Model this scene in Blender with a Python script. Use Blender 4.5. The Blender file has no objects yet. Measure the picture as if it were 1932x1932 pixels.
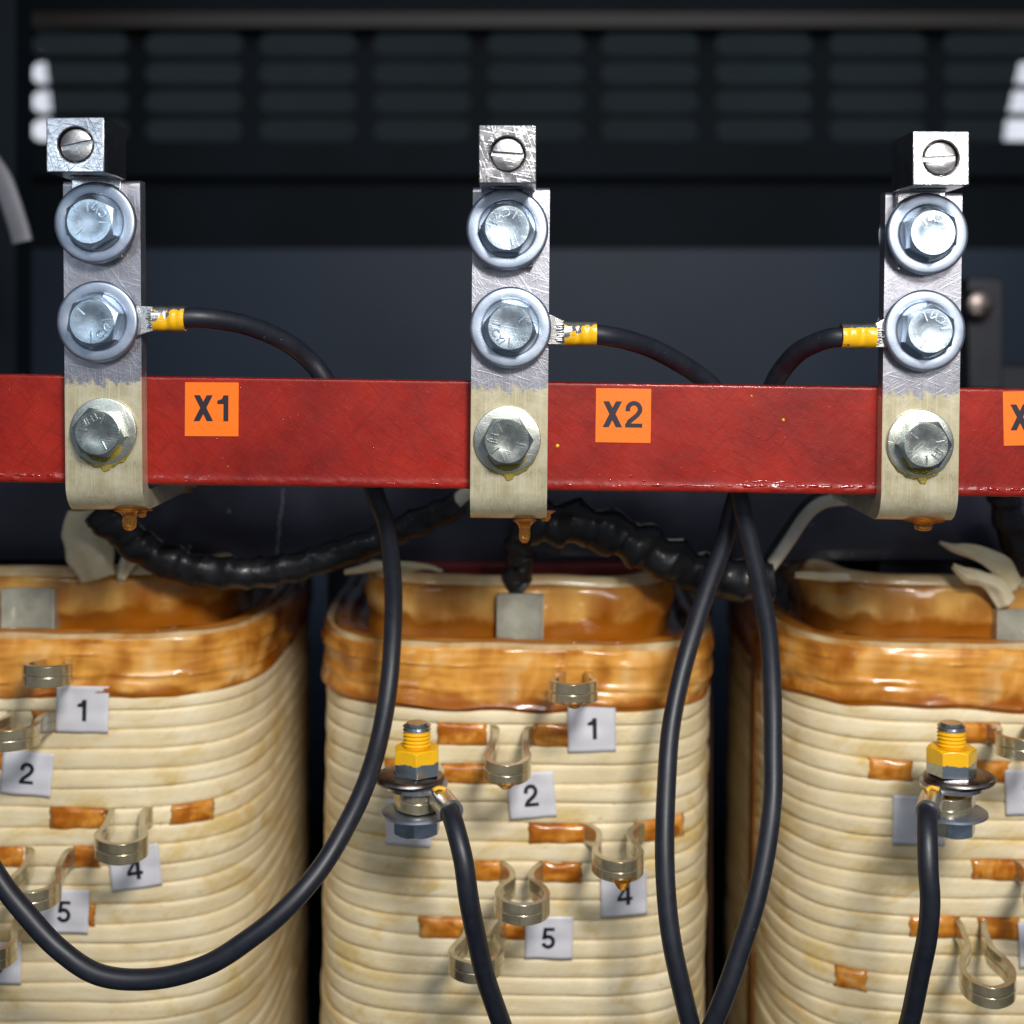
import bpy, bmesh, math, random
from mathutils import Vector, Matrix, noise
random.seed(7)
R = math.radians
sc = bpy.context.scene
U = 0.001                      # all numbers below are millimetres
# ------------------------------------------------------------------ camera, world, lamps, exposure
cam = bpy.data.objects.new('camera', bpy.data.cameras.new('camera'))
sc.collection.objects.link(cam); sc.camera = cam
cam.location = (0, -0.45, 0); cam.rotation_euler = (R(90), 0, 0)
cd = cam.data
cd.sensor_width = 36; cd.lens = 36*2700/1932
cd.shift_x = -14/1932; cd.shift_y = -348/1932
cd.clip_start = 0.02; cd.clip_end = 30
cd.dof.use_dof = True; cd.dof.focus_distance = 0.446; cd.dof.aperture_fstop = 7.6
w = bpy.data.worlds.new('World'); sc.world = w; w.use_nodes = True
bg = w.node_tree.nodes['Background']; bg.inputs[0].default_value = (0.66, 0.74, 0.88, 1); bg.inputs[1].default_value = 0.17
sc.view_settings.view_transform = 'Standard'; sc.view_settings.look = 'None'
sc.view_settings.exposure = 0; sc.view_settings.gamma = 1
try: sc.view_settings.use_curve_mapping = False
except Exception: pass

def area(name, loc, target, sx, sy, power, col):
    l = bpy.data.lights.new(name, 'AREA'); l.shape = 'RECTANGLE'; l.size = sx*U; l.size_y = sy*U
    l.energy = power; l.color = col
    o = bpy.data.objects.new(name, l); sc.collection.objects.link(o)
    o.location = Vector(loc)*U
    d = (Vector(target)-Vector(loc)).normalized()
    o.rotation_euler = d.to_track_quat('-Z', 'Y').to_euler()
    return o
area('ceiling_lamp', (-120, -900, 700), (0, 40, -60), 520, 260, 3.4, (0.90, 0.95, 1.0))
area('right_lamp', (258, -470, 85), (60, 60, -60), 90, 75, 0.32, (1.0, 0.97, 0.93))
area('left_lamp', (-264, -470, 86), (-60, 60, -60), 80, 70, 0.13, (0.72, 0.86, 1.0))
area('work_lamp', (150, -610, 300), (40, 70, -150), 130, 130, 5.6, (1.0, 0.97, 0.93))

# ------------------------------------------------------------------ helpers
def P(x, y, Y=0.0):            # where a picture point lies on the plane Y millimetres behind the bar fronts
    s = (450+Y)/2700
    return Vector(((x-980)*s, Y, (618-y)*s))
MATS = {}                      # object name -> matrix (mm) of its root
def tag(o, label=None, cat=None, group=None, kind=None):
    if label: o['label'] = label
    if cat: o['category'] = cat
    if group: o['group'] = group
    if kind: o['kind'] = kind
    return o
def root(name, loc, ry=0, label=None, cat=None, group=None):
    o = bpy.data.objects.new(name, None); sc.collection.objects.link(o)
    o.empty_display_size = 0.005
    o.location = Vector(loc)*U; o.rotation_euler = (0, ry, 0)
    MATS[o.name] = Matrix.Translation(Vector(loc)) @ Matrix.Rotation(ry, 4, 'Y')
    return tag(o, label, cat, group)
class MB:
    def __init__(s): s.v = []; s.f = []; s.M = Matrix.Identity(4)
    def add(s, vs, fs):
        b = len(s.v); s.v += [s.M @ Vector(v) for v in vs]; s.f += [[i+b for i in f] for f in fs]
    def box(s, x0, x1, y0, y1, z0, z1):
        s.add([(x0,y0,z0),(x1,y0,z0),(x1,y1,z0),(x0,y1,z0),(x0,y0,z1),(x1,y0,z1),(x1,y1,z1),(x0,y1,z1)],
              [(0,3,2,1),(4,5,6,7),(0,1,5,4),(1,2,6,5),(2,3,7,6),(3,0,4,7)])
    def grid(s, rows, close_u=False, close_v=False):
        n = len(rows); m = len(rows[0]); vs = [p for r in rows for p in r]; fs = []
        for i in range(n if close_v else n-1):
            for j in range(m if close_u else m-1):
                a = i*m+j; b = i*m+(j+1) % m; c = ((i+1) % n)*m+(j+1) % m; d = ((i+1) % n)*m+j
                fs.append((a, b, c, d))
        s.add(vs, fs)
    def lathe(s, prof, n=64, close=True):
        rows = [[(r*math.cos(2*math.pi*j/n), r*math.sin(2*math.pi*j/n), z) for j in range(n)] for r, z in prof]
        s.grid(rows, close_u=True, close_v=close)
    def cyl(s, r, z0, z1, n=48, r1=None):
        r1 = r if r1 is None else r1
        vs = [(r*math.cos(2*math.pi*j/n), r*math.sin(2*math.pi*j/n), z0) for j in range(n)]
        vs += [(r1*math.cos(2*math.pi*j/n), r1*math.sin(2*math.pi*j/n), z1) for j in range(n)]
        fs = [tuple(range(n))[::-1], tuple(range(n, 2*n))]
        fs += [(j, (j+1) % n, n+(j+1) % n, n+j) for j in range(n)]
        s.add(vs, fs)
    def tube(s, pts, rad, seg=28, caps=True, step=1.2, squash=None):
        pts = smooth_path([Vector(p) for p in pts], step)
        n = len(pts); L = 0; rows = []; up = Vector((0, 1, 0.01))
        for i, p in enumerate(pts):
            t = (pts[min(i+1, n-1)]-pts[max(i-1, 0)]).normalized()
            up = (up - t*up.dot(t)).normalized(); side = t.cross(up)
            if i: L += (p-pts[i-1]).length
            row = []
            for j in range(seg):
                a = 2*math.pi*j/seg
                r = rad(L, a, i/(n-1)) if callable(rad) else rad
                sy = squash if squash else 1
                row.append(p + up*(math.cos(a)*r*sy) + side*(math.sin(a)*r))
            rows.append(row)
        s.grid(rows, close_u=True)
        if caps:
            s.add(rows[0], [tuple(range(seg))]); s.add(rows[-1], [tuple(range(seg))[::-1]])
    def build(s, name, mat, parent=None, local=False, ang=35, bevel=0, seg=2):
        M = Matrix.Identity(4) if (parent is None or local) else MATS[parent.name].inverted()
        me = bpy.data.meshes.new(name)
        me.from_pydata([(M @ v)*U for v in s.v], [], s.f); me.validate()
        bm = bmesh.new(); bm.from_mesh(me); bmesh.ops.recalc_face_normals(bm, faces=bm.faces); bm.to_mesh(me); bm.free()
        me.materials.append(mat)
        for p in me.polygons: p.use_smooth = True
        me.set_sharp_from_angle(angle=R(ang))
        o = bpy.data.objects.new(name, me); sc.collection.objects.link(o)
        if parent is not None:
            o.parent = parent; MATS[o.name] = MATS[parent.name]
        else: MATS[o.name] = Matrix.Identity(4)
        if bevel:
            b = o.modifiers.new('bevel', 'BEVEL'); b.width = bevel*U; b.segments = seg; b.limit_method = 'ANGLE'; b.angle_limit = R(40)
        return o
def smooth_path(p, step):
    q = [p[0]*2-p[1]] + p + [p[-1]*2-p[-2]]; out = []
    for i in range(1, len(q)-2):
        a, b, c, d = q[i-1:i+3]; n = max(2, int((c-b).length/step))
        for k in range(n):
            t = k/n
            out.append(0.5*((2*b)+(c-a)*t+(2*a-5*b+4*c-d)*t*t+(3*b-a-3*c+d)*t**3))
    out.append(p[-1]); return out
def carve(o, cutters):
    for c in cutters:
        m = o.modifiers.new('cut', 'BOOLEAN'); m.operation = 'DIFFERENCE'; m.object = c; m.solver = 'EXACT'
    dg = bpy.context.evaluated_depsgraph_get(); me = bpy.data.meshes.new_from_object(o.evaluated_get(dg))
    o.modifiers.clear(); mat = o.data.materials[0]; o.data = me
    me.materials.clear(); me.materials.append(mat)
    for c in cutters: bpy.data.objects.remove(c)
    for p in me.polygons: p.use_smooth = True
    me.set_sharp_from_angle(angle=R(35))
def glyph(text, size, bold=0.0, depth=0.0):
    """flat lettering centred on the origin, in millimetres: (verts, faces)"""
    c = bpy.data.curves.new('lettering', 'FONT'); c.body = text; c.size = size; c.align_x = 'CENTER'; c.align_y = 'CENTER'
    c.offset = bold; c.extrude = depth; c.resolution_u = 6
    o = bpy.data.objects.new('lettering', c); sc.collection.objects.link(o)
    dg = bpy.context.evaluated_depsgraph_get(); me = bpy.data.meshes.new_from_object(o.evaluated_get(dg))
    vs = [v.co.copy() for v in me.vertices]; fs = [tuple(p.vertices) for p in me.polygons]
    bpy.data.objects.remove(o); bpy.data.curves.remove(c)
    cx = (min(v.x for v in vs)+max(v.x for v in vs))/2; cy = (min(v.y for v in vs)+max(v.y for v in vs))/2
    return [Vector((v.x-cx, v.y-cy, v.z)) for v in vs], fs

def arc(cx, cy, r, a0, a1, n=14, sy=1.0): return [(cx+r*math.cos(R(a0+(a1-a0)*i/n)), cy+r*sy*math.sin(R(a0+(a1-a0)*i/n))) for i in range(n+1)]
def stroke(p, w_):
    n = len(p); L_, R_ = [], []
    for i in range(n):
        a = Vector(p[max(i-1, 0)]); b = Vector(p[i]); c = Vector(p[min(i+1, n-1)])
        d0 = (b-a).normalized() if i else (c-b).normalized(); d1 = (c-b).normalized() if i < n-1 else d0
        n0 = Vector((-d0.y, d0.x)); n1 = Vector((-d1.y, d1.x)); mm = (n0+n1).normalized(); k = w_/2/max(.4, mm.dot(n0))
        L_.append(b+mm*k); R_.append(b-mm*k)
    return [[L_[i], R_[i], R_[i+1], L_[i+1]] for i in range(n-1)]
def glyph_polys(ch):
    bx = lambda x0, x1, y0, y1: [[Vector((x0, y0)), Vector((x1, y0)), Vector((x1, y1)), Vector((x0, y1))]]
    V = lambda *q: [[Vector(i) for i in q]]
    if ch == 'X': return V((-.37,.5),(-.13,.5),(.38,-.5),(.13,-.5)) + V((.12,.5),(.36,.5),(-.14,-.5),(-.38,-.5)), .40
    if ch == '1': return V((.02,-.5),(.21,-.5),(.21,.5),(.02,.5)) + V((.02,.32),(.02,.16),(-.22,.16),(-.22,.29)) + V((.02,.5),(.06,.5),(.02,.32),(-.22,.29),(-.04,.36)), .27
    if ch == '2': return stroke([(-.235,.12)]+arc(0,.2,.235,170,-25)+[(.12,-.03),(-.17,-.27),(-.235,-.42)], .18) + bx(-.33,.33,-.5,-.34), .34
    if ch == '3': return stroke(arc(0,.225,.2,165,-80), .17) + stroke(arc(0,-.2,.22,80,-165), .17) + bx(-.06,.06,-.04,.1), .33
    if ch == '4': return bx(.06,.24,-.5,.5) + bx(-.36,.06,-.29,-.13) + bx(.24,.36,-.29,-.13) + V((-.36,-.13),(-.2,-.13),(.06,.26),(.06,.5)), .36
    if ch == '5': return bx(-.21,.29,.35,.5) + V((-.21,.5),(-.21,.5-.0),(-.29,-.06),(-.12,-.06),(-.06,.36)) + stroke(arc(-.01,-.17,.25,145,-160), .17), .33
    if ch == '6': return stroke(arc(0,-.19,.225,0,360,24), .17) + stroke([(-.225,-.16),(-.225,0),(-.19,.2),(-.1,.36),(.02,.42),(.14,.4),(.23,.26)], .17), .33
def glyph2(text, h, gap=.12):
    vs, fs, x = [], [], 0
    for j, ch in enumerate(text):
        polys, hw = glyph_polys(ch)
        x += hw if j else 0
        for i, p in enumerate(polys):
            b = len(vs); vs += [Vector(((q.x+x)*h, q.y*h, .006*(i % 7))) for q in p]; fs.append(tuple(range(b, b+len(p))))
        x += hw + gap
    cx = (min(v.x for v in vs)+max(v.x for v in vs))/2
    return [Vector((v.x-cx, v.y, v.z)) for v in vs], fs
# ------------------------------------------------------------------ materials
class NT:
    def __init__(s, name):
        s.m = bpy.data.materials.new(name); s.m.use_nodes = True; s.t = s.m.node_tree
        s.b = s.t.nodes['Principled BSDF']; s.co = s.t.nodes.new('ShaderNodeTexCoord').outputs['Object']
    def n(s, k, **kw):
        o = s.t.nodes.new(k)
        for a, b in kw.items(): setattr(o, a, b)
        return o
    def l(s, a, b): s.t.links.new(a, b)
    def map(s, scale=(1,1,1), rot=(0,0,0), src=None):
        o = s.n('ShaderNodeMapping'); o.inputs['Scale'].default_value = scale; o.inputs['Rotation'].default_value = rot
        s.l(src or s.co, o.inputs['Vector']); return o.outputs[0]
    def noise(s, scale, detail=4, rough=.55, vec=None, dist=0):
        o = s.n('ShaderNodeTexNoise'); o.inputs['Scale'].default_value = scale; o.inputs['Detail'].default_value = detail
        o.inputs['Roughness'].default_value = rough; o.inputs['Distortion'].default_value = dist
        s.l(vec or s.co, o.inputs['Vector']); return o.outputs['Fac']
    def ramp(s, f, stops):
        o = s.n('ShaderNodeValToRGB'); s.l(f, o.inputs[0]); e = o.color_ramp.elements
        while len(e) < len(stops): e.new(0.5)
        for i, (p, c) in enumerate(stops):
            e[i].position = p; e[i].color = (c, c, c, 1) if isinstance(c, (int, float)) else (*c, 1)
        return o.outputs[0]
    def mix(s, f, a, b, typ='MIX'):
        o = s.n('ShaderNodeMix', data_type='RGBA', blend_type=typ)
        for v, i in ((f, 0), (a, 6), (b, 7)):
            if hasattr(v, 'links'): s.l(v, o.inputs[i])
            elif i == 0: o.inputs[i].default_value = v
            else: o.inputs[i].default_value = (*v, 1) if len(v) == 3 else v
        return o.outputs[2]
    def math(s, op, a, b=0, c=None):
        o = s.n('ShaderNodeMath', operation=op)
        for v, i in ((a, 0), (b, 1)) + (((c, 2),) if c is not None else ()):
            if hasattr(v, 'links'): s.l(v, o.inputs[i])
            else: o.inputs[i].default_value = v
        return o.outputs[0]
    def xyz(s):
        o = s.n('ShaderNodeSeparateXYZ'); s.l(s.co, o.inputs[0]); return o.outputs
    def set(s, **kw):
        names = dict(col='Base Color', metal='Metallic', rough='Roughness', coat='Coat Weight', coatr='Coat Roughness', spec='Specular IOR Level', trans='Transmission Weight', ior='IOR', sss='Subsurface Weight', emit='Emission Color', emits='Emission Strength', sheen='Sheen Weight')
        for k, v in kw.items():
            i = s.b.inputs[names[k]]
            if hasattr(v, 'links'): s.l(v, i)
            else: i.default_value = (*v, 1) if isinstance(v, tuple) and len(v) == 3 else v
    def bump(s, h, strength, dist=0.0004, prev=None):
        o = s.n('ShaderNodeBump'); o.inputs['Strength'].default_value = strength; o.inputs['Distance'].default_value = dist
        s.l(h, o.inputs['Height'])
        if prev: s.l(prev, o.inputs['Normal'])
        s.l(o.outputs[0], s.b.inputs['Normal']); return o.outputs[0]

def scratches(t, s1=(2500, 2500, 120), r=((0,R(20),0),(0,R(-50),0),(0,R(80),0))):
    out = None
    for i, rr in enumerate(r):
        f = t.ramp(t.noise(1.0, 2, .5, t.map(s1, (0,0,0), t.map((1,1,1), rr))), [(.56, 0), (.68, 1)])
        out = f if out is None else t.math('MAXIMUM', out, f)
    return out
def metal(name, c1, c2, rough, scr=0.5, sc1=250, speck=0):
    t = NT(name); n1 = t.noise(sc1, 5); s_ = scratches(t)
    t.set(col=t.mix(t.ramp(n1, [(.35, 0), (.65, 1)]), c1, c2), metal=1.0,
          rough=t.math('ADD', t.math('MULTIPLY', n1, .22), rough-.08))
    b = t.bump(s_, scr, 0.00005)
    t.bump(t.noise(1400, 3), 0.06, 0.0001, b)
    return t.m
def bar_metal():
    t = NT('bar metal varnished below'); x, y, z = t.xyz()
    s_ = scratches(t, (1500, 1500, 90), ((0,R(75),0),(0,R(-60),0),(0,R(35),0),(0,R(5),0)))
    grain = t.noise(1.0, 3, .6, t.map((1800, 1800, 25)))
    edge = t.math('ADD', t.math('MULTIPLY', t.noise(190, 5, .65), .022), -.011)
    m = t.ramp(t.math('MULTIPLY', t.math('ADD', t.math('ADD', z, edge), .0688), 100), [(.44, 1), (.60, 0)])   # 1 = varnished
    pale = t.ramp(t.noise(120, 4), [(.3, (.33, .33, .37)), (.7, (.46, .46, .51))])
    alu = t.mix(t.ramp(t.noise(900, 4), [(.45, 0), (.75, .5)]), pale, (.33, .31, .33))
    alu = t.mix(t.math('MULTIPLY', s_, .22), alu, (.66, .66, .72))
    var = t.ramp(t.noise(140, 5, .6), [(.28, (.40, .345, .20)), (.5, (.53, .47, .30)), (.72, (.66, .60, .43))])
    var = t.mix(t.math('MULTIPLY', t.ramp(grain, [(.5, 0), (.62, 1)]), .35), var, (.70, .67, .55))
    blot = t.ramp(t.noise(330, 3, .6, t.map((1, 1, .45))), [(.66, 0), (.74, .55)])
    var = t.mix(blot, var, (.17, .15, .10))
    t.set(col=t.mix(m, alu, var), metal=t.math('SUBTRACT', 1.0, t.math('MULTIPLY', m, .62)),
          rough=t.math('ADD', t.math('MULTIPLY', t.noise(300, 4), .2), t.math('SUBTRACT', .34, t.math('MULTIPLY', m, .03))),
          coat=t.math('MULTIPLY', m, .8), coatr=.14)
    b = t.bump(t.math('MULTIPLY', s_, t.math('SUBTRACT', 1.0, t.math('MULTIPLY', m, .75))), .36, 0.00006)
    b = t.bump(t.noise(500, 4), .25, 0.0002, b)
    t.bump(grain, .25, 0.00008, b)
    return t.m
def beam_red():
    t = NT('red fibreglass board')
    fib = scratches(t, (700, 700, 60), ((0,R(45),0),(0,R(-40),0),(0,R(63),0)))
    fine = scratches(t, (2600, 2600, 130), ((0,R(35),0),(0,R(-52),0),(0,R(70),0),(0,R(-20),0)))
    base = t.ramp(t.noise(25, 5, .6), [(.28, (.13, .0016, .0008)), (.55, (.28, .009, .002)), (.75, (.38, .016, .004))])
    c = t.mix(t.math('MULTIPLY', fib, .35), base, (.12, .004, .004))
    c = t.mix(t.math('MULTIPLY', fine, .07), c, (.45, .09, .07))
    t.set(col=c, rough=t.math('ADD', .3, t.math('MULTIPLY', t.noise(90, 4), .25)), coat=.35, coatr=.07, spec=.3)
    b = t.bump(t.noise(160, 5, .6), .30, 0.0005)
    b = t.bump(t.ramp(t.noise(700, 2), [(.66, 0), (.75, 1)]), .35, 0.0002, b)
    t.bump(fine, .2, 0.00005, b)
    return t.m
def amber(name, dark, lite, gloss=.22, scale=45, bscale=140, pool=None):
    t = NT(name); n1 = t.noise(scale, 3, .45, t.map((1, 1, 1.5)), 1.2)
    n2 = t.noise(scale*2.6, 2, .5, t.map((1.6, 1.6, .7)), .5)
    f = t.ramp(t.math('ADD', t.math('MULTIPLY', n1, .75), t.math('MULTIPLY', n2, .25)), [(.36, dark), (.46, tuple((a*.6+b*.4) for a, b in zip(dark, lite))), (.56, lite), (.72, tuple(min(.86, a*1.15+.06+.10*(i > 0)) for i, a in enumerate(lite)))])
    if pool:
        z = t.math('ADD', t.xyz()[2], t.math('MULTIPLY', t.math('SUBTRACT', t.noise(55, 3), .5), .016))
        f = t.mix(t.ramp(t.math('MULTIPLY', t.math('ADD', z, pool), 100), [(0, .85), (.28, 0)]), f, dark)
        f = t.mix(t.ramp(t.noise(28, 2, .5, t.map((1, 1, .35))), [(.56, 0), (.66, .6)]), f, (dark[0]*.7, dark[1]*.6, dark[2]*.6))
    t.set(col=f, rough=gloss+.08, coat=.5, coatr=.12, spec=.3)
    b = t.bump(t.noise(bscale, 4), .35, 0.0006)
    t.bump(t.noise(1.0, 3, .5, t.map((40, 40, 700))), .12, 0.0003, b)
    return t.m
def cream_mat():
    t = NT('cream winding paper')
    base = t.ramp(t.noise(60, 4), [(.3, (.82, .65, .36)), (.7, (.95, .83, .575))])
    st = t.ramp(t.noise(38, 5, .6, t.map((1, 1, 2.0)), .6), [(.52, 0), (.64, .8)])
    c = t.mix(st, base, (.70, .48, .14))
    sp = t.ramp(t.noise(210, 3, .5, t.map((1, 1, 2))), [(.66, 0), (.76, .55)])
    c = t.mix(sp, c, (.46, .33, .13))
    band = t.ramp(t.noise(1.0, 3, .5, t.map((7, 7, 150))), [(.35, 0), (.65, 1)])
    c = t.mix(t.math('MULTIPLY', band, .5), c, (.62, .50, .29))
    wv = t.n('ShaderNodeTexWave'); wv.inputs['Scale'].default_value = 110; wv.inputs['Distortion'].default_value = 2; wv.inputs['Detail'].default_value = 2
    t.l(t.map((1, 1, 1), (0, R(-38), 0)), wv.inputs['Vector'])
    c = t.mix(t.math('MULTIPLY', wv.outputs['Fac'], .10), c, (.80, .74, .60))
    t.set(col=c, rough=t.math('ADD', .36, t.math('MULTIPLY', t.noise(70, 3), .3)), coat=.15, coatr=.2, spec=.35)
    b = t.bump(wv.outputs['Fac'], .18, 0.0002)
    b = t.bump(t.noise(420, 4), .22, 0.0003, b)
    t.bump(t.noise(1.0, 3, .6, t.map((60, 60, 260))), .45, 0.0008, b)
    return t.m
def plain(name, c1, c2=None, rough=.5, metal_=0, scale=200, bump=.15, coat=0, bs=600, coatr=.1, **kw):
    t = NT(name)
    t.set(col=t.mix(t.ramp(t.noise(scale, 4), [(.35, 0), (.65, 1)]), c1, c2 or tuple(c*.8 for c in c1)), rough=rough, metal=metal_, coat=coat, coatr=coatr, **kw)
    if bump: t.bump(t.noise(bs, 4), bump, 0.0003)
    return t.m
def painted(name, base, metal_, rough, cut, axis=2, flip=1, amp=.004, off=0, paint=(.80, .43, .006), patch=False):
    """bare metal with a dab of yellow paint above an uneven line"""
    t = NT(name); c = t.xyz()[axis]
    f = t.math('ADD', t.math('MULTIPLY', c, flip), t.math('MULTIPLY', t.math('SUBTRACT', t.noise(170, 3), .5), amp*2))
    m = t.ramp(t.math('ADD', t.math('MULTIPLY', t.math('SUBTRACT', f, cut), 800), .5), [(.4, 0), (.6, 1)])
    if axis == 2 and flip == -1 and patch:
        m = t.math('MULTIPLY', m, t.ramp(t.noise(150, 3, .6, t.map((1, 1, 1.4))), [(.40, 0), (.43, 1)]))
    bare = t.mix(t.noise(500, 4), base, tuple(v*.75 for v in base))
    pc = t.ramp(t.noise(220, 3), [(.3, paint), (.7, tuple(min(1, v*1.15) for v in paint))])
    t.set(col=t.mix(m, bare, pc), metal=t.math('MULTIPLY', t.math('SUBTRACT', 1, m), metal_), rough=t.math('ADD', t.math('MULTIPLY', m, .08), rough), coat=t.math('MULTIPLY', m, .5))
    b = t.bump(m, .4, 0.0002); t.bump(t.noise(600, 3), .25, 0.0002, b)
    return t.m
def rubber_mat():
    t = NT('black rubber jacket')
    c = t.mix(t.ramp(t.noise(300, 4), [(.35, 0), (.65, 1)]), (.008, .0095, .0155), (.012, .014, .022))
    c = t.mix(t.ramp(t.noise(900, 2), [(.74, 0), (.78, .7)]), c, (.16, .16, .17))
    c = t.mix(t.ramp(t.noise(60, 5, .7), [(.5, 0), (.75, .25)]), c, (.035, .038, .048))
    t.set(col=c, rough=t.math('ADD', .34, t.math('MULTIPLY', t.noise(90, 4), .22)), spec=.5)
    b = t.bump(t.noise(160, 3), .12, 0.0004); t.bump(t.noise(1500, 3), .10, 0.0002, b)
    return t.m
M = dict(
    bar=bar_metal(), beam=beam_red(), cream=cream_mat(),
    lug=metal('tin plated lug', (.36, .355, .37), (.47, .465, .48), .19, .35),
    screw=metal('set screw steel', (.42, .41, .41), (.58, .57, .56), .33, .5),
    zinc=metal('zinc plated steel', (.40, .49, .57), (.54, .63, .71), .28, .22),
    zincv=metal('varnished zinc steel', (.44, .48, .45), (.58, .61, .56), .26, .22),
    washer=metal('zinc washer', (.36, .42, .52), (.47, .53, .63), .42, .12, 120),
    washerv=metal('varnished washer', (.55, .57, .50), (.66, .68, .62), .33, .3, 160),
    bronze=metal('dark spring washer', (.16, .13, .12), (.30, .26, .24), .34, .2),
    tinned=metal('tinned copper', (.62, .60, .57), (.75, .73, .70), .28, .3),
    tap=plain('varnished tap strip', (.38, .32, .19), (.52, .45, .31), .22, .7, 160, .3, .6, 300),
    amber=amber('amber varnished tape', (.33, .085, .001), (.74, .34, .06), .2, 32, 110, .0215),
    ambers=amber('amber tape sleeve', (.38, .10, .003), (.66, .26, .03), .2, 90),
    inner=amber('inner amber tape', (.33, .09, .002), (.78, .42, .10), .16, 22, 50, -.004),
    rim=plain('rim edge paper', (.74, .58, .32), (.46, .20, .03), .35, 0, 45, .3, .4, 250),
    rubber=rubber_mat(),
    sleeve=plain('black lacquered sleeve', (.004, .004, .005), (.012, .012, .014), .42, 0, 150, 1.0, .2, 330),
    fabric=plain('black woven sleeve', (.008, .008, .009), (.022, .022, .024), .55, 0, 900, .6, 0, 1200),
    lead=plain('cream lead wire', (.88, .85, .74), (.78, .72, .54), .28, 0, 120, .2, .5, 200),
    label=plain('white paper label', (.66, .65, .69), (.73, .72, .75), .45, 0, 60, .12, .25, 160),
    ink=plain('black printing ink', (.012, .014, .022), None, .5, 0, 200, 0),
    glue=plain('cloth tape tail', (.78, .66, .38), (.86, .78, .56), .35, 0, 90, .3, .4, 150),
    spacer=plain('pale glass spacer', (.30, .30, .235), (.44, .43, .35), .28, 0, 120, .2, .6, 200),
    core=plain('black painted core steel', (.010, .010, .019), (.020, .021, .036), .32, 0, 40, .2, .3, 100),
    redin=plain('dark red pressboard', (.20, .012, .012), None, .4, 0, 80, .2, .3),
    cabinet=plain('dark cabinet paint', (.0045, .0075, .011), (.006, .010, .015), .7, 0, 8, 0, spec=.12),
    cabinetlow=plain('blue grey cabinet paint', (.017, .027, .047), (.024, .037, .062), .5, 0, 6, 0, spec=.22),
    rail=plain('brown grey rail paint', (.025, .021, .019), None, .6, 0, 10, 0),
    room=plain('room wall', (.10, .13, .14), None, .8, 0, 3, 0),
    brown=plain('dark brown board', (.045, .018, .006), (.08, .03, .01), .5, 0, 30, .1),
    pale=plain('pale plastic', (.15, .15, .175), None, .5, 0, 60, 0),
    strip=plain('brown tape strip', (.26, .09, .012), (.36, .15, .03), .35, 0, 60, .2, .3),
)
t = NT('window daylight'); t.set(col=(.8, .85, .9), emit=(.86, .90, 1.0), emits=.75); M['day'] = t.m
t = NT('amber varnish'); t.set(col=(.90, .42, .06), trans=.92, rough=.04, ior=1.48, coat=.3); t.bump(t.noise(500, 3), .3, .0004); M['drip'] = t.m
t = NT('yellow varnish'); t.set(col=(.62, .50, .10), trans=.6, rough=.08, ior=1.5, coat=.4); t.bump(t.noise(700, 3), .3, .0003); M['ooze'] = t.m
t = NT('orange label'); wv = t.noise(1400, 1); t.set(col=t.mix(t.noise(1500, 2), (1.0, .185, .002), (.88, .145, .001)), rough=.45); t.bump(wv, .3, .0001); M['orange'] = t.m
t = NT('label ink'); t.set(col=t.mix(t.ramp(t.noise(2300, 2), [(.6, 0), (.8, .5)]), (.012, .008, .018), (.14, .05, .02)), rough=.5); M['inkx'] = t.m
M['bead'] = plain('clear varnish over red', (.30, .006, .004), None, .08, 0, 90, 0, 1.0, 500, .03)
M['dot'] = plain('yellow paint dot', (.80, .42, .02), None, .4, 0, 200, 0)

def soften(t_m): return t_m

# ------------------------------------------------------------------ cabinet behind (large structure)
def slab(name, mat, x0, x1, y0, y1, z0, z1, kind='structure', bevel=0):
    m = MB(); m.box(x0, x1, y0, y1, z0, z1); o = m.build(name, mat, bevel=bevel)
    if kind: o['kind'] = kind
    return o
YB = 620; SB = (450+YB)/2700
xs = [150+215.3*i for i in range(-1, 10)]; ys = [137-54.0, 137, 191, 245]
m = MB()
colx = [(x-980)*SB for x in xs]; rowz = [(618-(y+ (x*0))) * SB for y in ys for x in (0,)]
hw_, hh_ = 215.3*SB/2, 54*SB/2
def cell(cx, cz):
    a, b = 92*SB, 20.5*SB; n = 24; inn = []; out = []
    for k in range(n*2):
        th = 2*math.pi*(k+.5)/(n*2)
        c, s_ = math.cos(th), math.sin(th)
        # rounded slot outline
        px = (a-b)*(1 if c > 0 else -1)+b*c if abs(c) > .02 else 0
        inn.append((cx+px, cz+b*s_))
        q = max(abs(c), abs(s_)); out.append((cx+hw_*max(-1, min(1, px/a*1.02/(max(abs(px/a*1.02), abs(s_))))), cz+hh_*max(-1, min(1, s_/(max(abs(px/a*1.02), abs(s_))))) ))
    rows = [[(x, YB, z) for x, z in out], [(x, YB, z) for x, z in inn], [(x, YB+2.5, z) for x, z in inn], [(x, YB+2.5, z) for x, z in out]]
    m.grid(rows, close_u=True)
    for sx in (-1, 1):
        for sz in (-1, 1):     # fill the corner wedges
            k = [i for i in range(2*n) if (math.cos(2*math.pi*(i+.5)/(2*n))*sx > 0 and math.sin(2*math.pi*(i+.5)/(2*n))*sz > 0)]
            pts = [out[i] for i in k]; cor = (cx+sx*hw_, cz+sz*hh_)
            for i in range(len(pts)-1):
                p0, p1 = pts[i], pts[i+1]
                if abs(p0[0]-p1[0]) > 1e-6 and abs(p0[1]-p1[1]) > 1e-6:
                    m.add([(p0[0], YB, p0[1]), (p1[0], YB, p1[1]), (cor[0], YB, cor[1])], [(0, 1, 2)])
for cz in rowz:
    for cx in colx: cell(cx, cz)
zt = rowz[0]+hh_; zb = rowz[-1]-hh_; xl = colx[0]-hw_; xr = colx[-1]+hw_
m.box(xl, xr, YB, YB+2.5, zt+.01, zt+190); m.box(xl, xr, YB, YB+2.5, zb-24, zb-.01)
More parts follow.
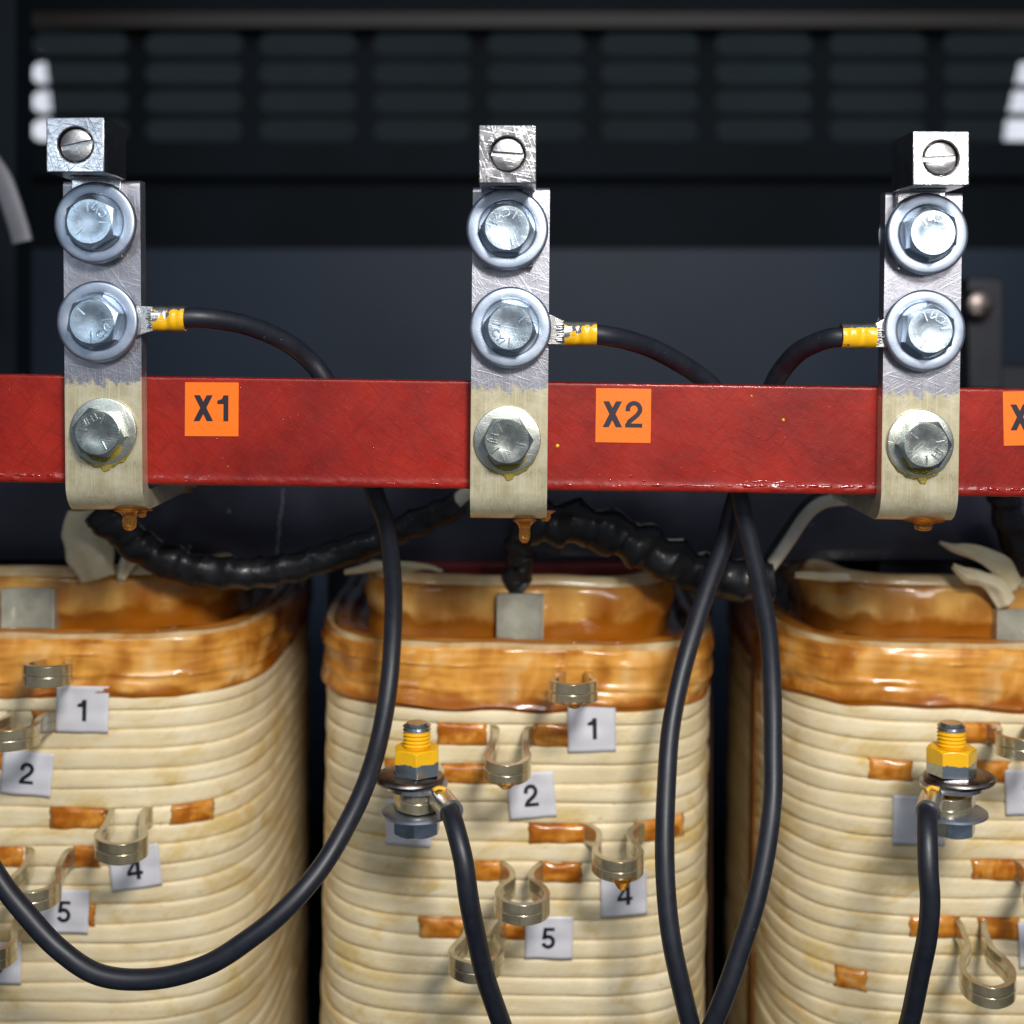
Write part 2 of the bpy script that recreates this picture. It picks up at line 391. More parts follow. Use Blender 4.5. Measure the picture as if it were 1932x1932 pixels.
m.box(-900, xl-.01, YB, YB+2.5, zb-24, zt+190); m.box(xr+.01, 900, YB, YB+2.5, zb-24, zt+190)
tag(m.build('back_panel', M['cabinet']), kind='structure')
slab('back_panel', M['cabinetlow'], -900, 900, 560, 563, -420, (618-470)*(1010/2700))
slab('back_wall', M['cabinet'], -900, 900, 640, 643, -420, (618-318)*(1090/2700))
slab('ceiling', M['cabinet'], -900, 900, 150, 903, 452, 455)
slab('wall_left', M['cabinet'], -560, -556, 300, 560, -420, 450)
slab('wall_right', M['cabinet'], 600, 604, 300, 560, -420, 450)
slab('floor', M['cabinet'], -900, 900, -150, 1200, -356, -352)
slab('room_wall', M['room'], -1300, 1300, 1190, 1195, -420, 900)
slab('top_rail', M['rail'], -900, 900, 590, 606, (618-50)*(1040/2700), (618-24)*(1040/2700))
slab('post', M['cabinet'], -900, (36-980)*(760/2700), 305, 330, -352, 450)

def pane(name, pts, Y, label):
    m = MB(); a = [P(x, y, Y) for x, y in pts]; b = [p+Vector((0, 6, 0)) for p in a]
    n = len(a); m.add(a+b, [tuple(range(n)), tuple(range(n, 2*n))[::-1]] + [(i, (i+1) % n, n+(i+1) % n, n+i) for i in range(n)])
    return tag(m.build(name, M['day']), label, 'window')
pane('window', [(-60, 104), (80, 104), (91, 190), (98, 300), (-60, 300)], 900, 'bright window seen through the panel slots at the far left')
pane('window', [(1932, 104), (2100, 104), (2100, 330), (1890, 330), (1902, 230)], 900, 'bright window seen through the panel slots at the far right')
area('slot_fill_light', (0, 800, 420), (0, 1190, 150), 1200, 120, .42, (.85, .95, 1.0))  # added unseen light, brightens the wall behind the slots

# blurred odds and ends in the cabinet
m = MB(); m.tube([P(-22, 300, 180), P(2, 335, 180), P(16, 370, 180), P(34, 425, 180), P(42, 457, 180)], 4.6, 16, squash=.35)
tag(m.build('plastic_strap', M['pale']), 'pale plastic strap hanging blurred at the left edge beside the first terminal bar', 'strap')
r = root('mounting_bracket', P(1856, 735, 300), 0, 'dark square bracket with a round bolt behind the right terminal bar', 'bracket')
m = MB(); a = P(1822, 735, 300); b = P(1888, 525, 300); m.box(a.x, b.x, 296, 312, a.z, b.z); m.build('plate', M['rubber'], r, bevel=1)
m = MB(); m.M = Matrix.Translation(P(1850, 575, 286)) @ Matrix.Rotation(R(90), 4, 'X')
m.lathe([(0.01, 3), (4, 3), (6.8, 1.5), (8, -4), (8, -10), (0.01, -10)], 32, close=False); m.build('bolt', M['bronze'], r)
m = MB(); a = P(1838, 790, 300); b = P(1960, 690, 300); m.box(a.x, b.x, 300, 330, a.z, b.z); m.build('foot', M['rubber'], r, bevel=1)

# ------------------------------------------------------------------ core
r = root('transformer_core', (0, 160, -352), 0, 'black painted steel core running behind the coils under the red beam', 'core')
m = MB()
m.box(-420, 420, 120, 205, -93.5, -47.5)
m.build('yoke', M['core'], r, bevel=1)
m = MB(); m.box(-420, 420, 120, 205, -351, -330); m.build('lower_yoke', M['core'], r, bevel=1)
for cx in (-174.5, 0, 174.5):
    m = MB(); m.box(cx-30, cx+30, 125, 200, -329.5, -94); m.build('leg', M['core'], r)
m = MB(); m.box(-46, 92, 108, 119, -99.2, -92.6); m.build('insulation_strip', M['redin'], r, bevel=.5)
m = MB()  # pale flecks stand in for highlights on the dark core
for (x, y, w_, h_) in ((1375, 1003, 10, 1.8), (1375, 1055, 12, 2.0), (1374, 1030, 8, 1.0), (432, 965, 4, 3), (358, 1033, 5, 4), (1608, 1047, 3, 4), (1480, 1065, 9, .8), (1530, 990, 16, .6)):
    p = P(x, y, 119.6); m.box(p.x-w_*.1, p.x+w_*.1, 119.5, 119.9, p.z-h_*.2, p.z+h_*.2)
for k in range(26):
    p = P(536-random.random()*4-k*.6, 925+k*6, 119.6); q = .2+.35*random.random(); m.box(p.x-q, p.x+q, 119.5, 119.85, p.z-.5, p.z+.7)
m.build('highlight_flecks', M['pale'], r)['kind'] = 'stuff'

# ------------------------------------------------------------------ coils
PITCH = 7.07; NT_ = 29
A, B, PW = 77.0, 100.0, 4.2
def sup(a, b, y0, th, p=PW):
    c, s_ = math.cos(th), math.sin(th)
    return (a*math.copysign(abs(c)**(2/p), c), y0 + b - b*math.copysign(abs(s_)**(2/p), s_))
def outline(a, b, y0, n=240, p=PW):
    """points evenly spread along a superellipse, front middle first, with outward normals"""
    raw = [sup(a, b, y0, math.pi/2 - 2*math.pi*i/2400, p) for i in range(2400)]
    cum = [0]
    for i in range(2400):
        q = raw[(i+1) % 2400]; cum.append(cum[-1]+math.hypot(q[0]-raw[i][0], q[1]-raw[i][1]))
    L = cum[-1]; pts = []; j = 0
    for k in range(n):
        d = L*k/n
        while cum[j+1] < d: j += 1
        f = (d-cum[j])/(cum[j+1]-cum[j]+1e-9); q = raw[(j+1) % 2400]
        pts.append((raw[j][0]*(1-f)+q[0]*f, raw[j][1]*(1-f)+q[1]*f))
    out = []
    for k in range(n):
        p0, p1 = pts[k-1], pts[(k+1) % n]; tx, ty = p1[0]-p0[0], p1[1]-p0[1]; l = math.hypot(tx, ty)
        out.append((pts[k][0], pts[k][1], -ty/l*-1 if False else ty/l, -tx/l))
    return out
def front(x, a=A, b=B, y0=0):
    return y0 + b - b*(max(0, 1-abs(x/a)**PW))**(1/PW)
class Coil:
    def __init__(s, X0, Z0, roll, label, seed, tape_h=23.6, first=5.5):
        s.r = root('transformer_coil', (X0, 70, Z0), roll, label, 'coil', 'three transformer coils in a row')
        s.M = MATS[s.r.name]; s.inv = s.M.inverted(); s.seed = seed; s.th = tape_h
        s.k1 = -tape_h-first
    def loc(s, x, y, off=0):
        Y = 70
        for _ in range(12):
            w_ = P(x, y, Y); l = s.inv @ w_; Y = (s.M @ Vector((l.x, front(l.x)-off, l.z))).y
        return s.inv @ P(x, y, Y)
    def zb(s, k): return s.k1-(k-1)*PITCH if k >= 1 else -s.th
    def wob(s, k, x, y): return .85*noise.noise(Vector((x*.018+s.seed*9, y*.018, k*3.7)))+.25*noise.noise(Vector((x*.06, y*.06, k*1.7)))
    def winding(s):
        ol = outline(A, B, 0, 260); m = MB(); rows = []; prev = None
        for k in range(0, NT_):
            zt_, zb_ = s.zb(k), s.zb(k+1)
            off = .6*noise.noise(Vector((k*5.1+.3, s.seed*1.3, .5)))
            for q in range(9 if k else 7):
                tt = (0, .04, .12, .3, .5, .7, .88, .96, .995)[q] if k else (0, .06, .2, .5, .8, .94, .995)[q]
                row = []
                prof = -.95*abs(2*tt-1)**9
                for (x, y, nx, ny) in ol:
                    o_ = off+prof+.5*noise.noise(Vector((x*.05+k*11, y*.05, s.seed)))
                    zz = zt_*(1-tt)+zb_*tt + s.wob(k, x, y)*(1-tt)+s.wob(k+1, x, y)*tt
                    row.append((x+nx*o_, y+ny*o_, zz))
                rows.append(row)
        m.grid(rows, close_u=True)
        m.build('winding', M['cream'], s.r, local=True, ang=60)
        # amber tape band on top, three overlapping wraps
        m = MB(); rows = []
        for q in range(28):
            tt = q/27; row = []
            for (x, y, nx, ny) in ol:
                n1 = noise.noise(Vector((x*.03, y*.03, q*.10+s.seed*5)))
                wave = noise.noise(Vector((x*.045+3*s.seed, y*.045, 1.5)))
                lap = (tt*2.7 + .25*noise.noise(Vector((x*.012, y*.012, s.seed*3)))+.12) % 1.0
                o_ = .8 + 1.5*n1 + .8*(lap**3) + .5*noise.noise(Vector((x*.11, y*.11, q*.5)))
                if tt > .96: o_ = .1
                if tt < .06: o_ = -.8+tt*20
                lower = 2.0*wave + 1.0*math.copysign(1, x)*0
                row.append((x+nx*o_, y+ny*o_, -.2 - tt*(s.th+.6-.2) + lower*tt))
            rows.append(row)
        ol2 = outline(A-5, B-5, 5, 260); ol3 = outline(A-6, B-6, 6, 260)
        m.grid(rows, close_u=True); m.build('tape_band', M['amber'], s.r, local=True, ang=60)
        m = MB()
        rimz = [.5+1.0*noise.noise(Vector((x*.04, y*.04, s.seed))) for x, y, _, _ in ol]
        rr = [[(x+nx*.3, y+ny*.3, -2) for x, y, nx, ny in ol], [(x+nx*.2, y+ny*.2, rimz[i]) for i, (x, y, nx, ny) in enumerate(ol)],
              [(x-nx*1.5, y-ny*1.5, rimz[i]+.2) for i, (x, y, nx, ny) in enumerate(ol)], [(x-nx*2.6, y-ny*2.6, rimz[i]-1.0) for i, (x, y, nx, ny) in enumerate(ol)], [(x-nx*3.6, y-ny*3.6, -4) for x, y, nx, ny in ol]]
        m.grid(rr, close_u=True); m.build('rim', M['rim'], s.r, local=True, ang=70)
        m = MB(); rr = []
        for q, (o_, z) in enumerate(((3.3, -3), (3.8, .4), (6, .9), (8.5, .7), (9.6, -.8), (10.6, -3.4), (13, -4), (16, -3.4), (21, -3))):
            rr.append([(x-nx*(o_+.5*noise.noise(Vector((x*.05, y*.05, q)))), y-ny*(o_+.5*noise.noise(Vector((x*.06, y*.06, q+9)))), z+1.0*noise.noise(Vector((x*.05, y*.05, q*2+s.seed)))) for x, y, nx, ny in ol])
        m.grid(rr, close_u=True); m.build('collar', M['inner'], s.r, local=True, ang=70)
        # inner winding, taller, wrinkled
        oi = outline(61, 80, 18.5, 220, 4.6); m = MB(); rows = []
        for q in range(34):
            tt = q/33
            z = 19.5 - tt*55; row = []
            for (x, y, nx, ny) in oi:
                o_ = 1.6*noise.noise(Vector((x*.035, y*.035, q*.16+s.seed*7))) + .8*noise.noise(Vector((x*.1, y*.1, q*.3+2)))
                o_ += 1.6*math.sin(max(0, min(1, (tt*55)/17))*math.pi)   # bulge of the top wrap
                if q == 0: o_ -= 1.5
                row.append((x+nx*o_, y+ny*o_, z+1.1*noise.noise(Vector((x*.03, y*.03, s.seed)))*(1-tt)))
            rows.append(row)
        m.grid(rows, close_u=True); m.build('inner_winding', M['inner'], s.r, local=True, ang=70)
        m = MB(); rr = []
        for o_, z in ((.8, 18.4), (.4, 21.2), (-1.0, 22.0), (-4.5, 21.8), (-9, 21), (-10, 15)):
            rr.append([(x+nx*o_, y+ny*o_, z+.9*noise.noise(Vector((x*.04, y*.04, s.seed*2)))) for x, y, nx, ny in oi])
        m.grid(rr, close_u=True); m.build('inner_rim', M['rim'], s.r, local=True, ang=70)
    def spacer(s, x0, x1, ytop):
        a = s.inv @ P(x0, ytop, 84); b = s.inv @ P(x1, ytop, 84); m = MB()
        w_ = b.x-a.x; prof = []
        for i in range(13):
            u = i/12; prof.append((a.x+w_*u, 11.5+3.6*math.sin(u*math.pi)**.8))
        for i in range(13):
            u = 1-i/12; prof.append((a.x+w_*u, 20.5-1.5*math.sin(u*math.pi)))
        rows = [[(x, y, z) for x, y in prof] for z in (a.z, a.z-60)]
        m.grid(rows, close_u=True); n = len(prof); m.add(rows[0], [tuple(range(n))])
        m.build('duct_spacer', M['spacer'], s.r, local=True, ang=50, bevel=.5)
    def sleeve(s, x0, x1, k):
        yc = 618+(1)*0
        a = s.loc(x0, s.ypix(k, x0)); b = s.loc(x1, s.ypix(k, x1)); m = MB(); rows = []
        n = max(6, int(abs(b.x-a.x)/1.2)); zt_, zb_ = s.zb(k)+.5, s.zb(k+1)-.5
        sd = random.random()*50
        for i in range(n+1):
            x = a.x+(b.x-a.x)*i/n; yy = front(x); e = min(i, n-i); xb0 = x
            dx = .5; nrm = Vector((front(x+dx)-front(x-dx), -2*dx, 0)).normalized()
            row = []
            for q in range(13):
                v = q/12*2-1
                o_ = (1.35*(1-abs(v)**4)+.45*noise.noise(Vector((x*.13+sd, q*.35, sd)))) * (1 if e > 0 else .25) - .25
                zz = (zt_+zb_)/2 + s.wob(k, x, yy)*(1-(v+1)/2) + s.wob(k+1, x, yy)*(v+1)/2 - v*(zt_-zb_)/2*(1 if abs(v) < .99 else 1)
                zz += .35*noise.noise(Vector((x*.1, sd, 3))) - v*.55*noise.noise(Vector((x*.16, sd, 8)))
                xj = (.9*noise.noise(Vector((v*1.3+sd, x, 1))) + .5*noise.noise(Vector((v*4+sd, x, 7)))) if e == 0 else 0
                row.append(Vector((x+xj, yy, zz))+nrm*o_)
            rows.append(row)
        m.grid(rows); o = m.build('tape_sleeve', M['ambers'], s.r, local=True, ang=70)
        sl = o.modifiers.new('thick', 'SOLIDIFY'); sl.thickness = .0004; sl.offset = -1
    def ypix(s, k, x):
        z = (s.zb(k)+s.zb(k+1))/2; Y = 70
        for _ in range(6):
            X = (x-980)*(450+Y)/2700; l = s.inv @ Vector((X, Y, (s.M @ Vector((0, 0, z))).z)); w_ = s.M @ Vector((l.x, front(l.x), z)); Y = w_.y
        return 618-w_.z*2700/(450+w_.y)
    def sticker(s, cx, cy, wd, ht, text, rot=0, tx=0, ty=0, size=7.7, lift=1.0, name='number_label', op=1):
        c = s.loc(cx, cy); sc_ = 520/2700; W, H = wd*sc_/2, ht*sc_/2; ca, sa = math.cos(R(rot)), math.sin(R(rot)); rows = []
        m = MB(); n = 14
        def pt(u, v, o_):
            x = c.x+u*ca-v*sa; z = c.z+u*sa+v*ca
            x0 = max(-A+.5, min(A-.5, x)); dx = .5
            nrm = Vector((front(x0+dx)-front(x0-dx), -2*dx, 0)).normalized()
            curl = .5*noise.noise(Vector((u*.12+cx, v*.12, 4)))+.22*abs(math.sin(math.pi*(z-s.k1)/PITCH))+.9*max(0, (abs(u)/W+abs(v)/H)-1.55)*(1 if noise.noise(Vector((math.copysign(3, u)+cx, math.copysign(3, v), 1))) > 0 else .1)
            return Vector((x, front(x0), z))+nrm*(o_+curl)
        for i in range(n+1):
            rows.append([pt(-W+2*W*i/n, -H+2*H*j/n, lift) for j in range(n+1)])
        m.grid(rows); o = m.build(name, M['label'], s.r, local=True, ang=70)
        sl = o.modifiers.new('thick', 'SOLIDIFY'); sl.thickness = .0002; sl.offset = -1
        if text:
            vs, fs = glyph2(text, size)
            m = MB(); m.add([pt(v.x+tx, v.y+ty, lift+.25+v.z) for v in vs], fs)
            d = m.build('digit', M['ink'], o, local=True)
        return o
    def tap(s, fx, tx, ytop, k, Yt=31, hw=7.2, h=7.0, foot=9.0, neck=5.5, ztip=None, drip=False, zfoot=None):
        """flat strip bent into a loop: from the turn, forward round the tip and back"""
        f = s.loc(fx, s.ypix(k, fx)); tipd = s.inv @ P(tx, ytop, Yt)
        zt_ = tipd.z if ztip is None else (s.inv @ Vector((0, 0, ztip))).z
        zf = (s.zb(k)+s.zb(k+1))/2+h/2 if zfoot is None else zfoot
        fy = front(f.x)+1.5; ty_ = (s.inv @ P(tx, ytop, Yt)).y
        L = fy-ty_; pts = []
        def q(u, w_):          # u along (0 foot, 1 tip), w sideways
            x = f.x*(1-u)+tipd.x*u; return Vector((x+w_, fy-L*u, zf*(1-u)**1.3+zt_*(1-(1-u)**1.3)))
        side = [(0, foot), (.10, foot*.72), (.25, neck), (.42, neck*1.02), (.60, hw*.86), (.75, hw), (.88, hw*.84), (.96, hw*.50), (1, 0)]
        pts = [q(u, -w_) for u, w_ in side] + [q(u, w_) for u, w_ in side[::-1][1:]]
        path = smooth_path(pts, .8); m = MB(); rows = []; n = len(path); tk = 1.1
        for i, p in enumerate(path):
            t_ = path[min(i+1, n-1)]-path[max(i-1, 0)]; t_.z = 0; t_.normalize(); nn = Vector((t_.y, -t_.x, 0))
            g = .16
            sec = [(-tk, 0), (-tk, -h*.47), (-tk+g*1.6, -h*.5), (-tk, -h*.53), (-tk, -h), (tk, -h), (tk, -h*.53), (tk-g*1.6, -h*.5), (tk, -h*.47), (tk, 0)]
            rows.append([p+nn*a_+Vector((0, 0, b_)) for a_, b_ in sec])
        m.grid(rows, close_u=True)
        o = m.build('tap_loop', M['tap'], s.r, local=True, ang=40, bevel=.18)
        if drip:
            m = MB(); c0 = path[n//2]+Vector((0, -.2, -h+.3))
            m.M = Matrix.Translation(c0); m.M = m.M @ Matrix.Diagonal((1.15, .6, .9 if drip == 1 else 1.7, 1)); m.lathe([(0.01, -1.7), (.8, -1.6), (1.5, -1.2), (2.1, -.5), (2.9, .2), (3.6, .7), (0.01, .8)], 24, close=False)
            m.build('varnish_drip', M['drip'], o, local=True)
        return o

c1 = Coil(-174.5, -111.7, .004, 'cream coil at the left, under the first terminal bar and the long cable loop', 1, 22.5, 5.2)
c2 = Coil(-.2, -115.5, .016, 'cream coil in the middle, with a yellow marked nut and blank label on its left', 2)
c3 = Coil(174.5, -115.5, .012, 'cream coil at the right, cut by the picture edge, with a cable hanging before it', 3, 23, 5.5)
for c in (c1, c2, c3): c.winding()
c1.spacer(5, 105, 1110); c2.spacer(938, 1026, 1121); c3.spacer(1878, 1966, 1150)
for c, x0, x1, k in ((c2, 824, 918, 1), (c2, 1006, 1090, 1), (c2, 724, 935, 3), (c2, 997, 1110, 6), (c2, 1196, 1290, 6), (c2, 893, 948, 8), (c2, 1020, 1098, 8), (c2, 791, 884, 11), (c2, 938, 995, 11),
                     (c1, 94, 200, 6), (c1, 322, 403, 6), (c1, -60, 45, 8), (c1, 138, 190, 8), (c1, -60, 8, 3), (c1, 60, 108, 1), (c1, 168, 180, 11),
                     (c3, 1781, 1886, 1), (c3, 1637, 1722, 3), (c3, 1828, 1905, 3), (c3, 1833, 1950, 8), (c3, 1715, 1812, 11), (c3, 1847, 1922, 11), (c3, 1574, 1636, 14)):
    c.sleeve(x0, x1, k)
c2.tap(1085, 1080, 1291, 0, 31, 7.4, foot=6, neck=5.6, drip=True, zfoot=-9)
c2.tap(966, 955, 1443, 1, 30, 7.0, foot=7.6, neck=5.4, drip=True)
c2.tap(800, 787, 1500, 3, 20.5, 7.4, foot=7, neck=6.5, ztip=-153.6)
c2.tap(1155, 1170, 1625, 6, 27, 7.8, foot=11, neck=5.6, drip=2)
c2.tap(984, 986, 1706, 8, 29, 8.4, foot=8, neck=3.6)
c2.tap(915, 893, 1815, 11, 27, 8.4, foot=8, neck=5.5)
c1.tap(104, 83, 1258, 0, 31, 7.6, foot=6, neck=5.6, zfoot=-9)
c1.tap(62, 8, 1378, 1, 28, 8.2, foot=9, neck=6)
c1.tap(240, 224, 1592, 6, 29, 8.2, foot=8, neck=6)
c1.tap(95, 52, 1682, 8, 29, 8.2, foot=9, neck=6)
c1.tap(10, -30, 1795, 11, 29, 8.2, foot=9, neck=6)
c3.tap(1790, 1796, 1500, 3, 20.5, 7.4, foot=7, neck=6.5, ztip=-153.6)
c3.tap(1906, 1936, 1395, 1, 29, 8, foot=9, neck=5.5)
c3.tap(1960, 1990, 1690, 8, 29, 8, foot=9, neck=5.5)
c3.tap(1832, 1876, 1862, 11, 24, 8.4, foot=6, neck=4)
c2.sticker(1116, 1371, 90, 92, '1', 1.5, tx=.1, ty=-.4)
c2.sticker(1003, 1499, 88, 86, '2', 6, tx=-.2)
c2.sticker(1176, 1684, 87, 86, '4', 2, tx=.3, ty=-.3)
c2.sticker(1036, 1767, 90, 80, '5', 0, tx=-.3)
c2.sticker(772, 1551, 86, 86, '', 0)
c1.sticker(157, 1337, 98, 88, '1', -1, tx=-.1, ty=-.3)
c1.sticker(53, 1457, 96, 82, '2', -5)
c1.sticker(255, 1635, 92, 80, '4', 6, ty=-.3)
c1.sticker(123, 1717, 92, 82, '5', -2)
c1.sticker(-4, 1815, 92, 80, '6', 0, tx=0)
c3.sticker(1733, 1546, 96, 92, '', 0)
c3.sticker(1943, 1492, 96, 86, '2', 2)
c3.sticker(1966, 1778, 92, 86, '5', 4)
# brown strip down the near side of the right coil
m = MB(); rows = []
ol = [q for q in outline(A, B, 0, 260) if q[0] < -66 and 30 < q[1] < 110]
ol = [q for q in ol if 62 < q[1] < 78]
for (x, y, nx, ny) in ol: rows.append([(x+nx*.9, y+ny*.9, z) for z in (0, -20, -60, -120, -225)])
m.grid(rows); o = m.build('tape_strip', M['strip'], c3.r, local=True); sl = o.modifiers.new('t', 'SOLIDIFY'); sl.thickness = .0006
# dark brown boards set in the gaps between the coils
for x, lab in ((-87.3, 'dark brown board standing between the left and the middle coil'), (87.3, 'dark brown board standing between the middle and the right coil')):
    tag(slab('gap_board', M['brown'], x-.8, x+.8, 205.5, 330, -352, -100, None), lab, 'board', 'dark brown boards between the coils')

# ------------------------------------------------------------------ red beam
TH = .0145
r = root('red_beam', (0, 6.6, -17.45), TH, 'red fibreglass beam running across behind the three terminal bars', 'beam')
m = MB(); rows = []
H = 34.3
prof = [(9.2, 0), (.35, 0), (.1, -.15), (0, -.5)] + [(0, -1-i*1.6) for i in range(18)] + [(0, -30.2), (0, -30.9), (0, -31.5), (0, -32), (0, -32.5), (0, -33), (0, -33.4), (.05, -33.8), (.25, -34.15), (.6, -H), (9.2, -H)]
nx_ = 900
for i in range(nx_+1):
    x = -300+600*i/nx_; row = []
    for j, (y, z) in enumerate(prof):
        lip = math.exp(-((z+32.7)/1.1)**2) if y < .5 else 0
        amp = max(0, .25+.9*noise.noise(Vector((x*.03, 4, 0))))
        dy = -(.22+amp*1.9*max(0, noise.noise(Vector((x*.20, z*.25, 1))))+.35*max(0, noise.noise(Vector((x*.7, z*.7, 5)))))*lip
        dy -= .05*noise.noise(Vector((x*.02, z*.05, 7)))
        dz = .16*noise.noise(Vector((x*.35, 2, 0)))+.12*noise.noise(Vector((x*1.1, 6, 0))) if (z > -.2 or z < -H+.3) else 0
        row.append((x, y+dy, z+dz))
    rows.append(row)
m.grid(rows, close_u=True); m.add(rows[0], [tuple(range(len(prof)))]); m.add(rows[-1], [tuple(range(len(prof)))])
m.build('board', M['beam'], r, local=True, ang=50)
m = MB()
def bead(xa, xb, zz, rr, seed, parent):
    m = MB(); n = int((xb-xa)/.35); rows = []
    for i in range(n+1):
        x = xa+(xb-xa)*i/n; e = min(1, i/6, (n-i)/6)
        rad = e*rr*(.55+1.1*max(-.4, noise.noise(Vector((x*.28, seed, 0))))+.5*noise.noise(Vector((x*1.1, seed, 4))))
        zc = zz+.5*noise.noise(Vector((x*.25, seed, 9)))
        rows.append([(x, -.05-max(.02, rad)*.75*math.sin(a), zc+max(.02, rad)*math.cos(a)*1.1) for a in [math.pi*k/10 for k in range(11)]])
    m.grid(rows); m.build('varnish_bead', M['bead'], parent, local=True, ang=80)
for xa, xb, zz, rr, sd in ((66, 112, -31.9, .75, 1), (38, 64, -32.2, .55, 2), (12, 36, -32.6, .45, 3), (146, 178, -32.0, .7, 4), (-175, -146, -32.0, .7, 5), (-70, -20, -32.9, .35, 6), (-118, -72, -33.1, .3, 7), (72, 90, -30.6, .4, 8)):
    bead(xa, xb, zz, rr, sd, r)
rnd = random.Random(3)
for k in range(46):
    m.M = Matrix.Translation((rnd.uniform(-170, 170), -.03, rnd.choice((rnd.uniform(-33, -29), rnd.uniform(-33, -2), rnd.uniform(-6, -1))))) @ Matrix.Rotation(R(90), 4, 'X'); q = rnd.uniform(.12, .42)
    m.lathe([(0.01, q*.45), (q*.6, q*.36), (q, .02), (q, -.1), (0.01, -.1)], 10, close=False)
m.build('varnish_droplets', M['bead'], r, local=True)['kind'] = 'stuff'
m = MB()
for (x, y, q) in ((1052, 841, .55), (1478, 792, .45), (1667, 763, .4), (1418, 747, .32), (1290, 1500, .01), (430, 880, .2)):
    p = P(x, y, 6.5); mm = Matrix.Translation(p) @ Matrix.Rotation(R(90), 4, 'X'); m.M = mm; m.lathe([(0.01, .2), (q*.6, .17), (q, .03), (q, -.1), (0.01, -.1)], 12, close=False)
m.build('paint_dots', M['dot'], r)
def xlabel(x0, x1, y0, y1, text, rot):
    a = P((x0+x1)/2, (y0+y1)/2, 6.3); s_ = 456.3/2700; W, H_ = (x1-x0)*s_/2, (y1-y0)*s_/2
    base = Matrix.Translation(a) @ Matrix.Rotation(rot, 4, 'Y') @ Matrix.Rotation(R(90), 4, 'X')
    m = MB(); m.M = base; m.box(-W, W, -H_, H_, -.3, .02); o = m.build('marker_label', M['orange'], r)
    vs, fs = glyph2(text, 8.3, .08)
    m = MB(); m.M = base @ Matrix.Translation((-.25, .35, .06)); m.add([Vector((v.x*1.0, v.y, v.z)) for v in vs], fs); m.build('lettering', M['inkx'], o)
xlabel(349, 450, 721.5, 823, 'X1', .006); xlabel(1124, 1228, 733, 835, 'X2', .014); xlabel(1893, 1995, 738, 840, 'X3', -.02)

# ------------------------------------------------------------------ terminal bars
def hexhead(m, flat, h, top_r, ch=.577):
    n = 72; ra = flat/2; rings = []
    def hx(k):
        a = (k*360/n+30) % 60-30; return ra/math.cos(R(a))
    rows = [[(hx(k)*math.cos(2*math.pi*k/n), hx(k)*math.sin(2*math.pi*k/n), 0) for k in range(n)],
            [(hx(k)*math.cos(2*math.pi*k/n), hx(k)*math.sin(2*math.pi*k/n), h-max(0, hx(k)-top_r)*ch) for k in range(n)],
            [(top_r*math.cos(2*math.pi*k/n), top_r*math.sin(2*math.pi*k/n), h) for k in range(n)],
            [(top_r*.55*math.cos(2*math.pi*k/n), top_r*.55*math.sin(2*math.pi*k/n), h-.02) for k in range(n)],
            [(top_r*.5*math.cos(2*math.pi*k/n), top_r*.5*math.sin(2*math.pi*k/n), h-.10) for k in range(n)],
            [(.02*math.cos(2*math.pi*k/n), .02*math.sin(2*math.pi*k/n), h-.105) for k in range(n)]]
    m.grid(rows, close_u=True)
    return hx
WASH = [(5.2, 0), (5.2, 1.55), (8.55, 1.58), (8.8, 1.72), (9.1, 1.95), (9.5, 2.02), (11.7, 2.05), (12.15, 1.93), (12.5, 1.65), (12.75, 1.15), (12.8, .6), (12.65, .15), (12.2, 0)]
FLAT = [(5.2, 0), (5.2, 1.6), (9.9, 1.6), (10.35, 1.45), (10.55, 1.1), (10.55, .3), (10.4, 0)]
